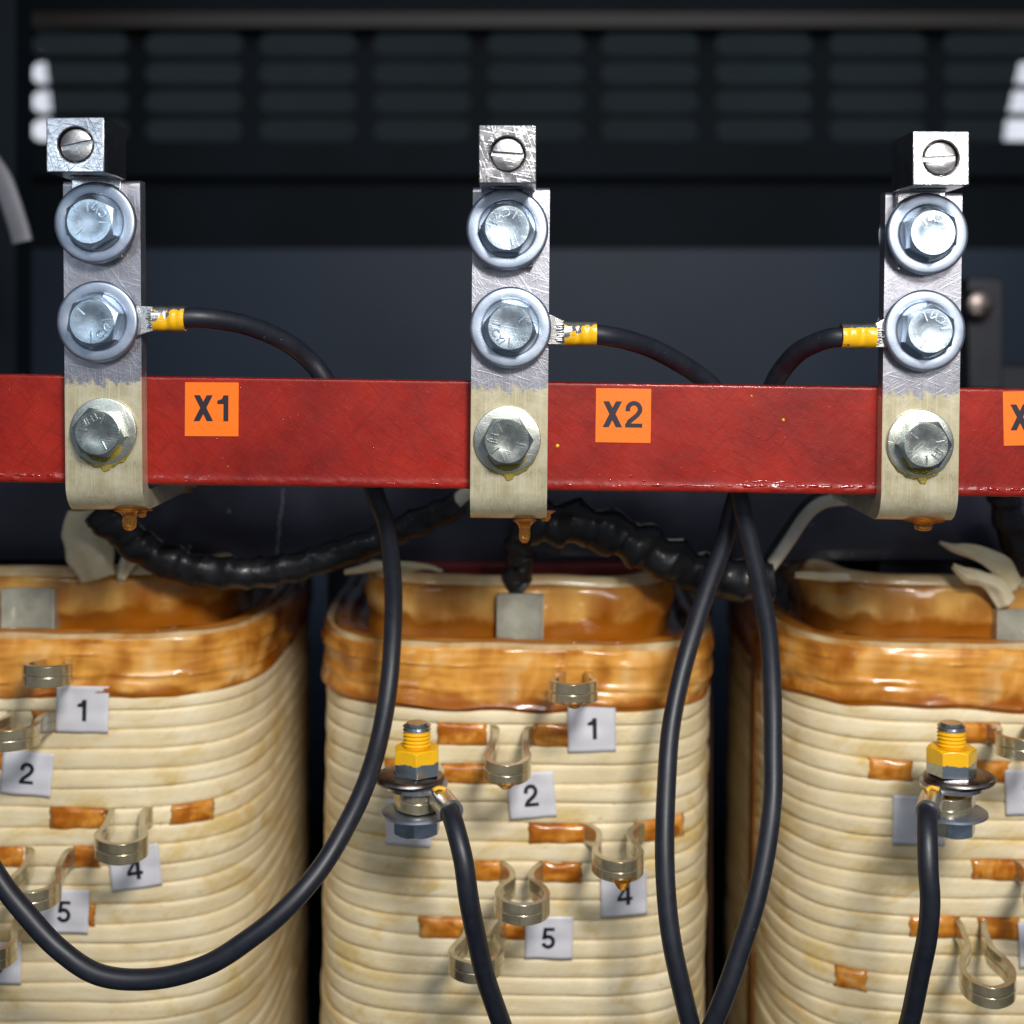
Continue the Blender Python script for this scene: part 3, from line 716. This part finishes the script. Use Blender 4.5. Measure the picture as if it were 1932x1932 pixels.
def bolt(parent, px, py, Yw, kind, hexrot, alpha, text, tilt=(0, 0), under=0):
    """washer back face at depth Yw; local z points to the viewer"""
    prof = WASH if kind == 'big' else FLAT; th_ = 1.55 if kind == 'big' else 1.6
    c = P(px, py, Yw-2)
    base = Matrix.Translation(Vector((c.x, Yw, c.z))) @ Matrix.Rotation(R(tilt[0]), 4, 'Z') @ Matrix.Rotation(R(tilt[1]), 4, 'X') @ Matrix.Rotation(R(90), 4, 'X')
    m = MB(); m.M = base @ Matrix.Translation((0, 0, th_)) @ Matrix.Rotation(R(hexrot), 4, 'Z')
    hexhead(m, 14.3, 6.0, 6.75)
    m.M = base; m.cyl(4.7, -9, th_, 32)
    m.M = base @ Matrix.Translation((0, 0, th_+6.0))
    for da in (50, -50, 180):
        a = R(alpha+da); keep = m.M; m.M = keep @ Matrix.Rotation(a, 4, 'Z'); m.box(3.1, 5.9, -.26, .26, -.3, .32); m.M = keep
    vs, fs = glyph(text, 3.3, bold=.03, depth=.34)
    m.M = m.M @ Matrix.Rotation(R(alpha), 4, 'Z') @ Matrix.Translation((4.5, 0, 0)) @ Matrix.Rotation(R(90), 4, 'Z')
    m.add(vs, fs)
    o = m.build('bolt', M['zinc' if kind == 'big' else 'zincv'], parent, ang=20)
    m = MB(); m.M = base; m.lathe(prof, 72)
    if under: m.lathe([(5.2, -under), (5.2, -.01), (12.2, -.01), (12.3, -.3), (12.3, -under)], 64)
    m.build('washer', M['washer' if kind == 'big' else 'washerv'], o, ang=40)
    if kind != 'big':          # varnish caught under the head and below the washer
        m = MB(); m.M = base; rows = []
        for i in range(25):
            a = R(hexrot*0-90-52+104*i/24); f = math.cos((i/24-.5)*math.pi)
            r0, r1 = 7.0, 8.1+1.7*f*(1+.2*noise.noise(Vector((i*.5, px, 0)))); hh = 1.62+2.6*f
            rows.append([(r0*math.cos(a), r0*math.sin(a), 1.5), (r0*math.cos(a), r0*math.sin(a), hh), ((r0+r1)/2*math.cos(a), (r0+r1)/2*math.sin(a), 1.62+(hh-1.62)*.5), (r1*math.cos(a), r1*math.sin(a), 1.62)])
        m.grid(rows); rows = []
        for i in range(31):
            a = R(-90-62+124*i/30); f = math.cos((i/30-.5)*math.pi)**.8 if 0 < i < 30 else 0
            r1 = 10.5+f*(1.0+.7*noise.noise(Vector((i*.45, px*.1, 3)))+(1.2 if 14 < i < 18 else 0))
            rows.append([(10.2*math.cos(a), 10.2*math.sin(a), 1.0), (10.6*math.cos(a), 10.6*math.sin(a), .2+.9*f), (r1*math.cos(a), r1*math.sin(a), .45*f+.05), (r1*math.cos(a), r1*math.sin(a), 0)])
        m.grid(rows); m.build('varnish_ooze', M['ooze'], o, ang=60)
    return o
def terminal_bar(xt, yt, xb, yb, lab, blk, bolts, slot, seed, drip):
    t0 = P(xt, yt, 0); L = (yb-yt)/6.0; th = -math.atan2((xb-xt), (yb-yt))
    r = root('terminal_bar', t0, th, lab, 'busbar', 'terminal bars on the red beam')
    T = 6.35; Wd = 12.1; m = MB(); R0 = 9.5; pr = [(0, 0), (0, -(L-R0))]
    for i in range(1, 9):
        a = R(90*i/8); pr.append((R0-R0*math.cos(a), -(L-R0)-R0*math.sin(a)))
    pr += [(76, -L), (76, -L+T)]
    for i in range(8, -1, -1):
        a = R(90*i/8); pr.append((R0-(R0-T)*math.cos(a), -(L-R0)-(R0-T)*math.sin(a)))
    pr += [(T, 0)]
    rows = []
    for x in (-Wd, Wd): rows.append([(x, y, z) for y, z in pr])
    m.grid(rows, close_u=True); n = len(pr); m.add(rows[0], [tuple(range(n))]); m.add(rows[1], [tuple(range(n))])
    m.build('plate', M['bar'], r, local=True, ang=40, bevel=1.6, seg=4)
    # mechanical lug: tongue + block + set screw
    (bx0, by0, bx1, by1) = blk; D = 426; s_ = D/2700
    X0, X1 = (bx0-980)*s_, (bx1-980)*s_; Z1, Z0 = (618-by0)*s_, (618-by1)*s_; cx, cz = (X0+X1)/2, (Z0+Z1)/2; wx = (X1-X0)/2
    m = MB(); m.box(X0, X1, -24, -.05, Z0, Z1)
    lug = m.build('lug', M['lug'], r, bevel=.45)
    lug.modifiers.clear()
    cut = []
    q = MB(); q.M = Matrix.Translation((cx, -22, cz)) @ Matrix.Rotation(R(90), 4, 'X'); q.cyl(5.35, -4, 6, 48)
    q2 = MB(); q2.M = Matrix.Translation((cx, -12, cz)); q2.cyl(5.0, -30, 30, 48)
    for qq in (q, q2):
        c_ = qq.build('cutter', M['lug'], r); cut.append(c_)
    bpy.context.view_layer.update()
    carve(lug, cut)
    bv = lug.modifiers.new('bevel', 'BEVEL'); bv.width = .35*U; bv.segments = 2; bv.limit_method = 'ANGLE'; bv.angle_limit = R(50)
    m = MB(); zb_ = Z0-24.3; m.box(X0+.9, X1-.9, -3.1, -.04, zb_, Z0+.5)
    m.build('tongue', M['lug'], lug, bevel=.3)
    q = MB(); q.M = Matrix.Translation((cx, -23.3, cz)) @ Matrix.Rotation(R(90), 4, 'X'); q.lathe([(0.01, .0), (4.3, 0), (4.75, -.3), (4.85, -.7), (4.85, -10), (0.01, -10)], 48, close=False)
    sw = q.build('set_screw', M['screw'], lug)
    q = MB(); q.M = Matrix.Translation((cx, -23.3, cz)) @ Matrix.Rotation(R(90), 4, 'X') @ Matrix.Rotation(R(slot), 4, 'Z'); q.box(-8, 8, -.75, .75, -1.3, 2)
    c_ = q.build('cutter', M['lug'], lug); bpy.context.view_layer.update(); carve(sw, [c_])
    for i, (px, py, hr, al, tx) in enumerate(bolts):
        if i == 0: bolt(r, px, py, -4.4, 'big', hr, al, tx, under=1.2)
        elif i == 1: bolt(r, px, py, -2.9, 'big', hr, al, tx, under=0)
        else: bolt(r, px, py, -.05, 'flat', hr, al, tx)
    # nuts behind
    for i in (0, 1):
        c = P(bolts[i][0], bolts[i][1], -4); m = MB(); m.M = Matrix.Translation((c.x, T+.05, c.z)) @ Matrix.Rotation(R(-90), 4, 'X')
        m.lathe([(5.2, 0), (5.2, 2), (12.4, 2), (12.8, 1), (12.8, 0)], 48); m.M = m.M @ Matrix.Translation((0, 0, 2.05)); hexhead(m, 14.3, 8, 6.7)
        m.build('nut', M['zinc'], r)
    # hardened varnish hanging from the bend
    for (dx, dy, ww, hh, *dd) in drip:
        p = P(dx, dy, dd[0] if dd else 8); m = MB(); m.M = Matrix.Translation(p) @ Matrix.Diagonal((ww, ww*.8, hh, 1))
        pf = [(0.01, -1), (.45, -.95), (.80, -.78), (.98, -.5), (.98, -.25), (.90, 0), (1.0, .2), (1.5, .42), (2.1, .6), (0.01, .6)]
        rows = []
        for q_, (rr, zz) in enumerate(pf):
            rows.append([((rr*(1+.14*noise.noise(Vector((math.cos(a)*1.5, math.sin(a)*1.5, zz*2+seed)))))*math.cos(a), rr*math.sin(a), zz) for a in [2*math.pi*k/28 for k in range(28)]])
        m.grid(rows, close_u=True); m.build('varnish_drip', M['drip'], r, ang=70)
    return r
b1 = terminal_bar(191.5, 341, 196.5, 968, 'leftmost of the three terminal bars, mounted left of the orange X1 label',
             (87, 221, 197, 325), [(178, 420, 0, 45, 'CYI'), (183, 607, -12, -42, 'CYI'), (193, 814, 20, 118, 'THE')], 13, 1, [(245, 977, 2.4, 4.2), (268, 968, 1.6, 1.4), (350, 922, 3.2, 1.6, 62)])
b2 = terminal_bar(965, 353, 959, 985, 'middle terminal bar with a long amber drop under its bend, left of label X2',
             (903, 235.5, 1012, 346), [(957, 432, 27, 108, 'CYI'), (963, 618, 18, 215, 'CYI'), (957, 830, 32, 168, 'HJ')], -4, 2, [(990, 998, 1.9, 4.6), (1030, 972, 1.6, 2.0)])
b3 = terminal_bar(1743.5, 363, 1734.5, 988, 'rightmost terminal bar with the brightest lug block, between the X2 and X3 labels',
             (1722, 247, 1829, 349.5), [(1751, 441, 4, 80, 'CYI'), (1746, 624, -5, 60, 'CYI'), (1738, 837, 30, -38, 'HJ')], 3, 3, [(1742, 990, 3.0, 2.0), (1612, 945, 2.8, 2.2, 60)])

# ------------------------------------------------------------------ cables with ring terminals
def terminal(parent, cx, cy, x_a, x_b, yb_, side, seed, mat):
    """ring under the washer, flat tongue, crimped barrel from x_a to x_b (picture x); side +1 leaves to the right"""
    D = -1.4; c = P(cx, cy, D); pa = P(x_a, yb_, -3); pb = P(x_b, yb_, -3)
    m = MB(); m.M = Matrix.Translation((c.x, -.1, c.z)) @ Matrix.Rotation(R(90), 4, 'X'); m.lathe([(5.3, 0), (5.3, 2.4), (11.2, 2.4), (11.2, 0)], 48)
    m.M = Matrix.Identity(4)
    hz = 3.7; rows = []
    for i in range(9):
        u = i/8; x = c.x+side*10.5+(pa.x-(c.x+side*10.5))*u; w_ = 5.2-1.5*u if u < .8 else 3.9; zc = c.z*(1-u)+pa.z*u
        rows.append([(x, -2.5, zc-w_), (x, -2.5, zc+w_), (x, -.3, zc+w_), (x, -.3, zc-w_)])
    m.grid(rows, close_u=True)
    o = m.build('ring_terminal', M['tinned'], parent, ang=35, bevel=.2)
    m = MB(); rows = []; n = 30
    for i in range(n+1):
        u = i/n; x = pa.x+(pb.x-pa.x)*u; zc = pa.z+(pb.z-pa.z)*u; dent = math.exp(-((u-.42)/.13)**2)*.9+math.exp(-((u-.75)/.08)**2)*.25; row = []
        for k in range(32):
            a = 2*math.pi*k/32; f = math.cos(a)      # toward the viewer
            rr = 3.95*(1+.03*noise.noise(Vector((u*4, k*.2, seed)))) - dent*max(0, f)**2*1.3
            row.append((x, -3.4-rr*f*.95, zc+rr*math.sin(a)*(1.0-.06*dent)))
        rows.append(row)
    rows2 = [[(p[0], -3.4+(p[1]+3.4)*.86, zc_+(p[2]-zc_)*.86) for p in row] for row, zc_ in zip(rows, [pa.z+(pb.z-pa.z)*i/n for i in range(n+1)])]
    m.grid(rows+rows2[::-1], close_u=True, close_v=True); b_ = m.build('barrel', mat, o, ang=40)
    m = MB()
    for k in range(9):
        zz = pa.z+(k-4)*.62+random.uniform(-.15, .15); x0 = pa.x+side*1; ln = random.uniform(2.6, 3.8)
        m.tube([Vector((x0, -3.2-.5*math.cos(k-4)*.6, zz)), Vector((x0-side*ln*.5, -3.4, zz+random.uniform(-.2, .2))), Vector((x0-side*ln, -3.2, zz+random.uniform(-.3, .3)))], .27, 8, step=.8)
    m.build('strands', M['tinned'], o)
    return o
def cable(pts, lab, r0=3.15, group='black cables hanging in front of the coils', start=None):
    base = P(*pts[0]); r = root('cable', base, 0, lab, 'cable', group)
    jit = lambda p: P(*p)+Vector((noise.noise(Vector((p[0]*.01, p[1]*.01, 1))), 0, noise.noise(Vector((p[0]*.01, p[1]*.01, 5)))))*.5
    m = MB(); m.tube([jit(p) for p in pts], lambda L, a, u: r0*(1+.03*noise.noise(Vector((L*.05, math.cos(a), math.sin(a)+pts[0][0]))) ), 32, step=1.5)
    m.build('jacket', M['rubber'], r, ang=60)
    return r
k1 = cable([(347, 600, -3.4), (370, 599, -3), (400, 601, -1), (450, 609, 4), (500, 625, 10), (545, 648, 16), (585, 681, 21.5), (612, 715, 23), (645, 775, 26), (675, 840, 30), (697, 900, 34), (715, 950, 37), (730, 1000, 41), (741, 1090, 45), (742, 1180, 45), (734, 1290, 40), (716, 1390, 30), (690, 1480, 18), (650, 1565, 8), (600, 1645, 0), (540, 1715, -6), (470, 1772, -9), (390, 1820, -10), (290, 1845, -10), (190, 1838, -10), (110, 1790, -8), (45, 1720, -6), (0, 1660, -4), (-50, 1580, 0), (-110, 1480, 4)],
           'black cable leaving the left bar, looping wide in front of the left coil', 3.15)
k2 = cable([(1120, 630, -3.4), (1145, 633, -2.5), (1180, 640, 1), (1230, 657, 8), (1280, 683, 15), (1322, 712, 21.5), (1350, 745, 24), (1380, 820, 27), (1390, 900, 29), (1398, 950, 30), (1412, 1010, 31), (1432, 1100, 31), (1449, 1200, 30), (1458, 1300, 27), (1460, 1400, 22), (1457, 1500, 16), (1445, 1600, 10), (1425, 1700, 5), (1400, 1785, 2), (1370, 1870, 0), (1335, 1960, 0)],
           'black cable leaving the middle bar, the right strand of the crossing pair', 3.15)
k3 = cable([(1588, 635, -3.4), (1570, 636, -2.5), (1540, 645, 2), (1505, 664, 9), (1478, 695, 17), (1460, 730, 23), (1440, 800, 31), (1415, 870, 38), (1388, 940, 43), (1362, 1030, 44), (1335, 1110, 43), (1306, 1200, 40), (1282, 1290, 35), (1265, 1380, 28), (1257, 1480, 20), (1255, 1600, 12), (1259, 1700, 7), (1268, 1780, 4), (1285, 1860, 2), (1310, 1960, 2)],
           'black cable leaving the right bar, the left strand of the crossing pair', 3.15)
def barrelmat(i, zc, amp=.0016, ax=2):
    return painted('painted barrel %d' % i, (.70, .69, .67), .95, .26, zc, 2, -1, amp)
terminal(k1, 183, 607, 291, 351, 601, 1, 1, painted('dabbed crimp barrel one', (.72, .71, .69), .95, .25, -.0028, 2, -1, .0020, patch=True))
terminal(k2, 963, 618, 1064, 1125, 628, 1, 2, painted('dabbed crimp barrel two', (.72, .71, .69), .95, .25, -.0030, 2, -1, .0022, patch=True))
terminal(k3, 1746, 624, 1650, 1586, 633, -1, 3, painted('dabbed crimp barrel three', (.72, .71, .69), .95, .25, -.0022, 2, -1, .0026, patch=True))
# cables bolted to the coil taps
def coil_cable(axx, pts, A0, A1, lab, seed):
    r = cable(pts, lab, 3.15)
    m = MB(); p0 = P(*A0); p1 = P(*A1); d = (p1-p0)
    m.M = Matrix.Translation((axx, 28, -153.2)); m.lathe([(5.4, -.1), (5.4, 1.2), (10.2, 1.2), (10.2, -.1)], 40); m.M = Matrix.Identity(4)
    o = m.build('ring_terminal', M['tinned'], r, ang=35)
    m = MB(); q0 = Vector((axx+(p0.x-axx)*.55, 24, -152.7))
    m.tube([q0, p0.lerp(q0, .3), p0, p0.lerp(p1, .5), p1], lambda L, a, u: 2.6+1.35*min(1, u*2.4), 28, caps=True, step=.6)
    m.build('barrel', M['tinned'], o, ang=50)
    pc = p0.lerp(p1, .25)+Vector((-.4, -1.2, 3.9)); m = MB(); m.M = Matrix.Translation(pc) @ Matrix.Rotation(R(-22), 4, 'X')
    rows = []
    for i in range(9):
        rows.append([(-2.4+i*.6, -1.7+j*.5+.3*noise.noise(Vector((i, j, seed))), .25+.35*noise.noise(Vector((i*.5, j*.5, seed)))+.5-.09*(i-4)**2*.6) for j in range(8)])
    m.grid(rows); q = m.build('paint_mark', M['dot'], o); sl = q.modifiers.new('t', 'SOLIDIFY'); sl.thickness = .0012; sl.offset = -1
    return r
coil_cable(-34.2, [(850, 1524, 11), (853, 1536, 6), (861, 1565, 0), (873, 1625, -5), (885, 1700, -6), (900, 1775, -3), (920, 1850, 1), (950, 1950, 6)], (826, 1500, 22), (852, 1532, 8), 'black cable hanging from the yellow marked nut of the middle coil', 1)
coil_cable(144.3, [(1751, 1524, 11), (1750, 1540, 6), (1749, 1580, 0), (1749, 1640, -4), (1754, 1700, -5), (1750, 1765, -4), (1738, 1830, -1), (1718, 1920, 3), (1700, 1980, 5)], (1760, 1500, 22), (1751, 1532, 8), 'black cable hanging from the yellow marked nut of the right coil', 2)
def tap_bolt(axx, lab, hr, cutz, tilt):
    r = root('tap_bolt', (axx, 28, -169), 0, lab, 'bolt', 'yellow marked bolts through the coil taps')
    T0 = Matrix.Translation((axx, 28, 0))
    prof = [(0.01, -131.8), (3.4, -131.8), (4.1, -132.6)]; z = -132.9
    while z > -141.5: prof += [(4.75, z), (4.15, z-.62)]; z -= 1.25
    prof += [(4.6, z), (4.6, -168), (0.01, -168)]
    m = MB(); m.M = T0; m.lathe(prof, 40, close=False)
    st = m.build('stud', painted('painted stud', (.66, .72, .76), .95, .25, -.0343, 2, -1, .0008), r, ang=28)
    m = MB(); m.M = T0 @ Matrix.Translation((0, 0, -163.1)) @ Matrix.Rotation(R(180), 4, 'X') @ Matrix.Rotation(R(hr), 4, 'Z'); hexhead(m, 14.3, 5.6, 6.7)
    m.build('bolt_head', M['zinc'], r, ang=28)
    m = MB(); m.M = T0 @ Matrix.Translation((0, 0, -148.6)) @ Matrix.Rotation(R(hr), 4, 'Z'); hexhead(m, 14.3, 8.8, 6.9)
    m.build('nut', painted('half painted nut', (.62, .72, .78), .95, .26, cutz, 2, 1, .0022), r, ang=22, bevel=.15)
    m = MB(); m.M = T0 @ Matrix.Rotation(R(tilt), 4, 'Y') @ Matrix.Translation((0, 0, -151.3)); m.lathe([(5.2, 0), (5.2, 2.7), (8, 2.5), (10.8, 2.1), (11.6, 1.6), (11.9, .9), (11.5, .15), (9, 0)], 64)
    m.build('spring_washer', M['bronze'], r, ang=40)
    m = MB(); m.M = T0 @ Matrix.Translation((0, 0, -152.9)); m.lathe([(5.2, 0), (5.2, 1.5), (9.6, 1.5), (10.4, 1.0), (9.0, 0)], 64); m.build('washer', M['washer'], r, ang=40)
    m = MB(); m.M = T0 @ Matrix.Translation((0, 0, -163.0)); m.lathe([(5.2, 0), (5.2, 2.2), (10.8, 2.2), (11.8, 1.6), (11.9, .9), (10.4, .1)], 64); m.build('washer', M['washer'], r, ang=40)
    return r
tap_bolt(-34.2, 'bolt with a yellow painted nut on the middle coil, left of the number 2', 2, .0247, 1)
tap_bolt(144.3, 'bolt with a yellow painted nut on the right coil', 24, .0244, -1)

# ------------------------------------------------------------------ sleeved leads, wires, tape tails, other small things
def lumpy(pts, r0, amp, freq, mat, lab, name='sleeved_lead', seed=1, tail=None, squash=.8):
    def rad(L, a, u):
        tap_ = 1 if tail is None else (1-tail*u)
        return r0*tap_*(1 + amp*(1-.0*u)*noise.noise(Vector((L*freq, math.cos(a)*.8, math.sin(a)*.8+seed))) + amp*.35*math.sin(L*freq*3.1+a*.7+seed)*(1 if tail is None else max(0, 1-1.6*u)) + .13*((L*.10+a/(2*math.pi)) % 1.0)**2)
    r = root(name, P(*pts[0]), 0, lab, 'lead', 'black sleeved leads behind the beam')
    m = MB(); m.tube([P(*p) for p in pts], rad, 32, step=.9, squash=squash); m.build('sleeve', mat, r, ang=70)
    return r
l1 = lumpy([(185, 960, 66), (215, 990, 68), (250, 1022, 72), (300, 1052, 74), (370, 1074, 76), (450, 1082, 76), (540, 1072, 78), (640, 1045, 78), (740, 1005, 76), (820, 972, 74), (868, 948, 72)], 6.4, .22, .16, M['sleeve'], 'black lacquered lead sagging between the left and the middle bar', seed=2, tail=.28)
m = MB(); m.tube([P(852, 958, 71), P(868, 940, 71), P(885, 928, 70), P(905, 922, 68)], 2.6, 16); m.build('wire', M['lead'], l1)
l2 = lumpy([(1000, 985, 70), (1040, 985, 71), (1100, 990, 72), (1180, 1016, 74), (1250, 1050, 76), (1320, 1080, 78), (1390, 1092, 78), (1456, 1090, 78)], 7.6, .20, .15, M['sleeve'], 'lumpy black lead bending down from the middle bar to the cream wire', seed=5)
m = MB(); m.tube([P(1440, 1085, 77), P(1462, 1058, 76), P(1490, 1018, 74), P(1518, 976, 73), P(1540, 955, 72), P(1565, 945, 71), P(1615, 940, 70)], 2.3, 20); m.build('wire', M['lead'], l2)
m = MB(); m.tube([P(1430, 1080, 80), P(1452, 1050, 79), P(1480, 1008, 77), P(1508, 968, 76), P(1530, 946, 75), P(1560, 935, 74)], 1.9, 20); m.build('wire', M['rubber'], l2)
lumpy([(998, 985, 80), (985, 1020, 84), (978, 1045, 86), (986, 1068, 88), (968, 1092, 89), (985, 1110, 90)], 4.9, .30, .42, M['sleeve'], 'short knobbly black lead under the long amber drop of the middle bar', seed=9)
lumpy([(1890, 930, 85), (1905, 985, 88), (1922, 1040, 92), (1950, 1110, 96)], 5.5, .12, .15, M['sleeve'], 'black lead coming down right of the right bar at the picture edge', seed=12)
def ribbon(pts, name, lab, cat, mat, fold=1.0, seed=0):
    """cloth tape: picture x, y, half width, depth along its middle"""
    m = MB(); rows = []; P_ = [P(x, y, Y) for x, y, w_, Y in pts]; W_ = [w_*(450+Y)/2700 for x, y, w_, Y in pts]
    path = smooth_path(P_, 1.0); n = len(path)
    for i, p in enumerate(path):
        t_ = (path[min(i+1, n-1)]-path[max(i-1, 0)]).normalized(); s_ = t_.cross(Vector((0, 1, 0))).normalized()
        f = i/(n-1)*(len(W_)-1); k = min(int(f), len(W_)-2); w_ = W_[k]*(1-(f-k))+W_[k+1]*(f-k)
        row = []
        for j in range(13):
            v = j/6-1; e = 1+.12*noise.noise(Vector((i*.15, seed, v*2)))
            row.append(p+s_*(v*w_*e)+Vector((0, -fold*(1-abs(v+.15*math.sin(i*.2)))*2.4+.9*noise.noise(Vector((i*.12, v*1.7, seed))), 0)))
        rows.append(row)
    m.grid(rows); o = m.build(name, mat, ang=70); tag(o, lab, cat)
    sl = o.modifiers.new('t', 'SOLIDIFY'); sl.thickness = .0005
    return o
ribbon([(158, 962, 30, 82), (160, 1000, 46, 82), (170, 1045, 44, 83), (185, 1092, 36, 84)], 'cloth_tape', 'wide cream tape end folded upright under the left terminal bar', 'tape', M['glue'], 1.6, 1)
ribbon([(262, 1010, 10, 86), (252, 1040, 17, 86), (238, 1068, 15, 86), (226, 1092, 10, 86)], 'cloth_tape', 'narrow cream tape end curling beside the wide one under the left bar', 'tape', M['glue'], .8, 2)
ribbon([(1772, 1023, 3, 80), (1800, 1034, 12, 80), (1840, 1042, 17, 80), (1885, 1066, 22, 82), (1915, 1110, 20, 84)], 'cloth_tape', 'cream tape tail pointing left, the upper of two on the right coil', 'tape', M['glue'], 1.0, 3)
ribbon([(1796, 1066, 5, 78), (1822, 1085, 16, 78), (1850, 1092, 15, 80), (1880, 1108, 22, 82), (1900, 1140, 20, 84)], 'cloth_tape', 'torn cream tape tail, the lower of two on the right coil', 'tape', M['glue'], 1.2, 4)
ribbon([(650, 1080, 5, 100), (720, 1068, 9, 100), (800, 1070, 9, 100), (835, 1078, 3, 100)], 'cloth_tape', 'thin tan tape scrap lying on the top of the middle coil behind the loop cable', 'tape', M['glue'], .5, 5)
ribbon([(1500, 1085, 6, 92), (1560, 1088, 9, 94), (1620, 1092, 7, 96), (1690, 1100, 5, 98)], 'cloth_tape', 'flat tan tape strip on the top left of the right coil by the cream wire', 'tape', M['glue'], .4, 6)

# ------------------------------------------------------------------ render settings
sc.render.engine = 'CYCLES'
sc.cycles.use_denoising = True
sc.render.resolution_x = sc.render.resolution_y = 1024
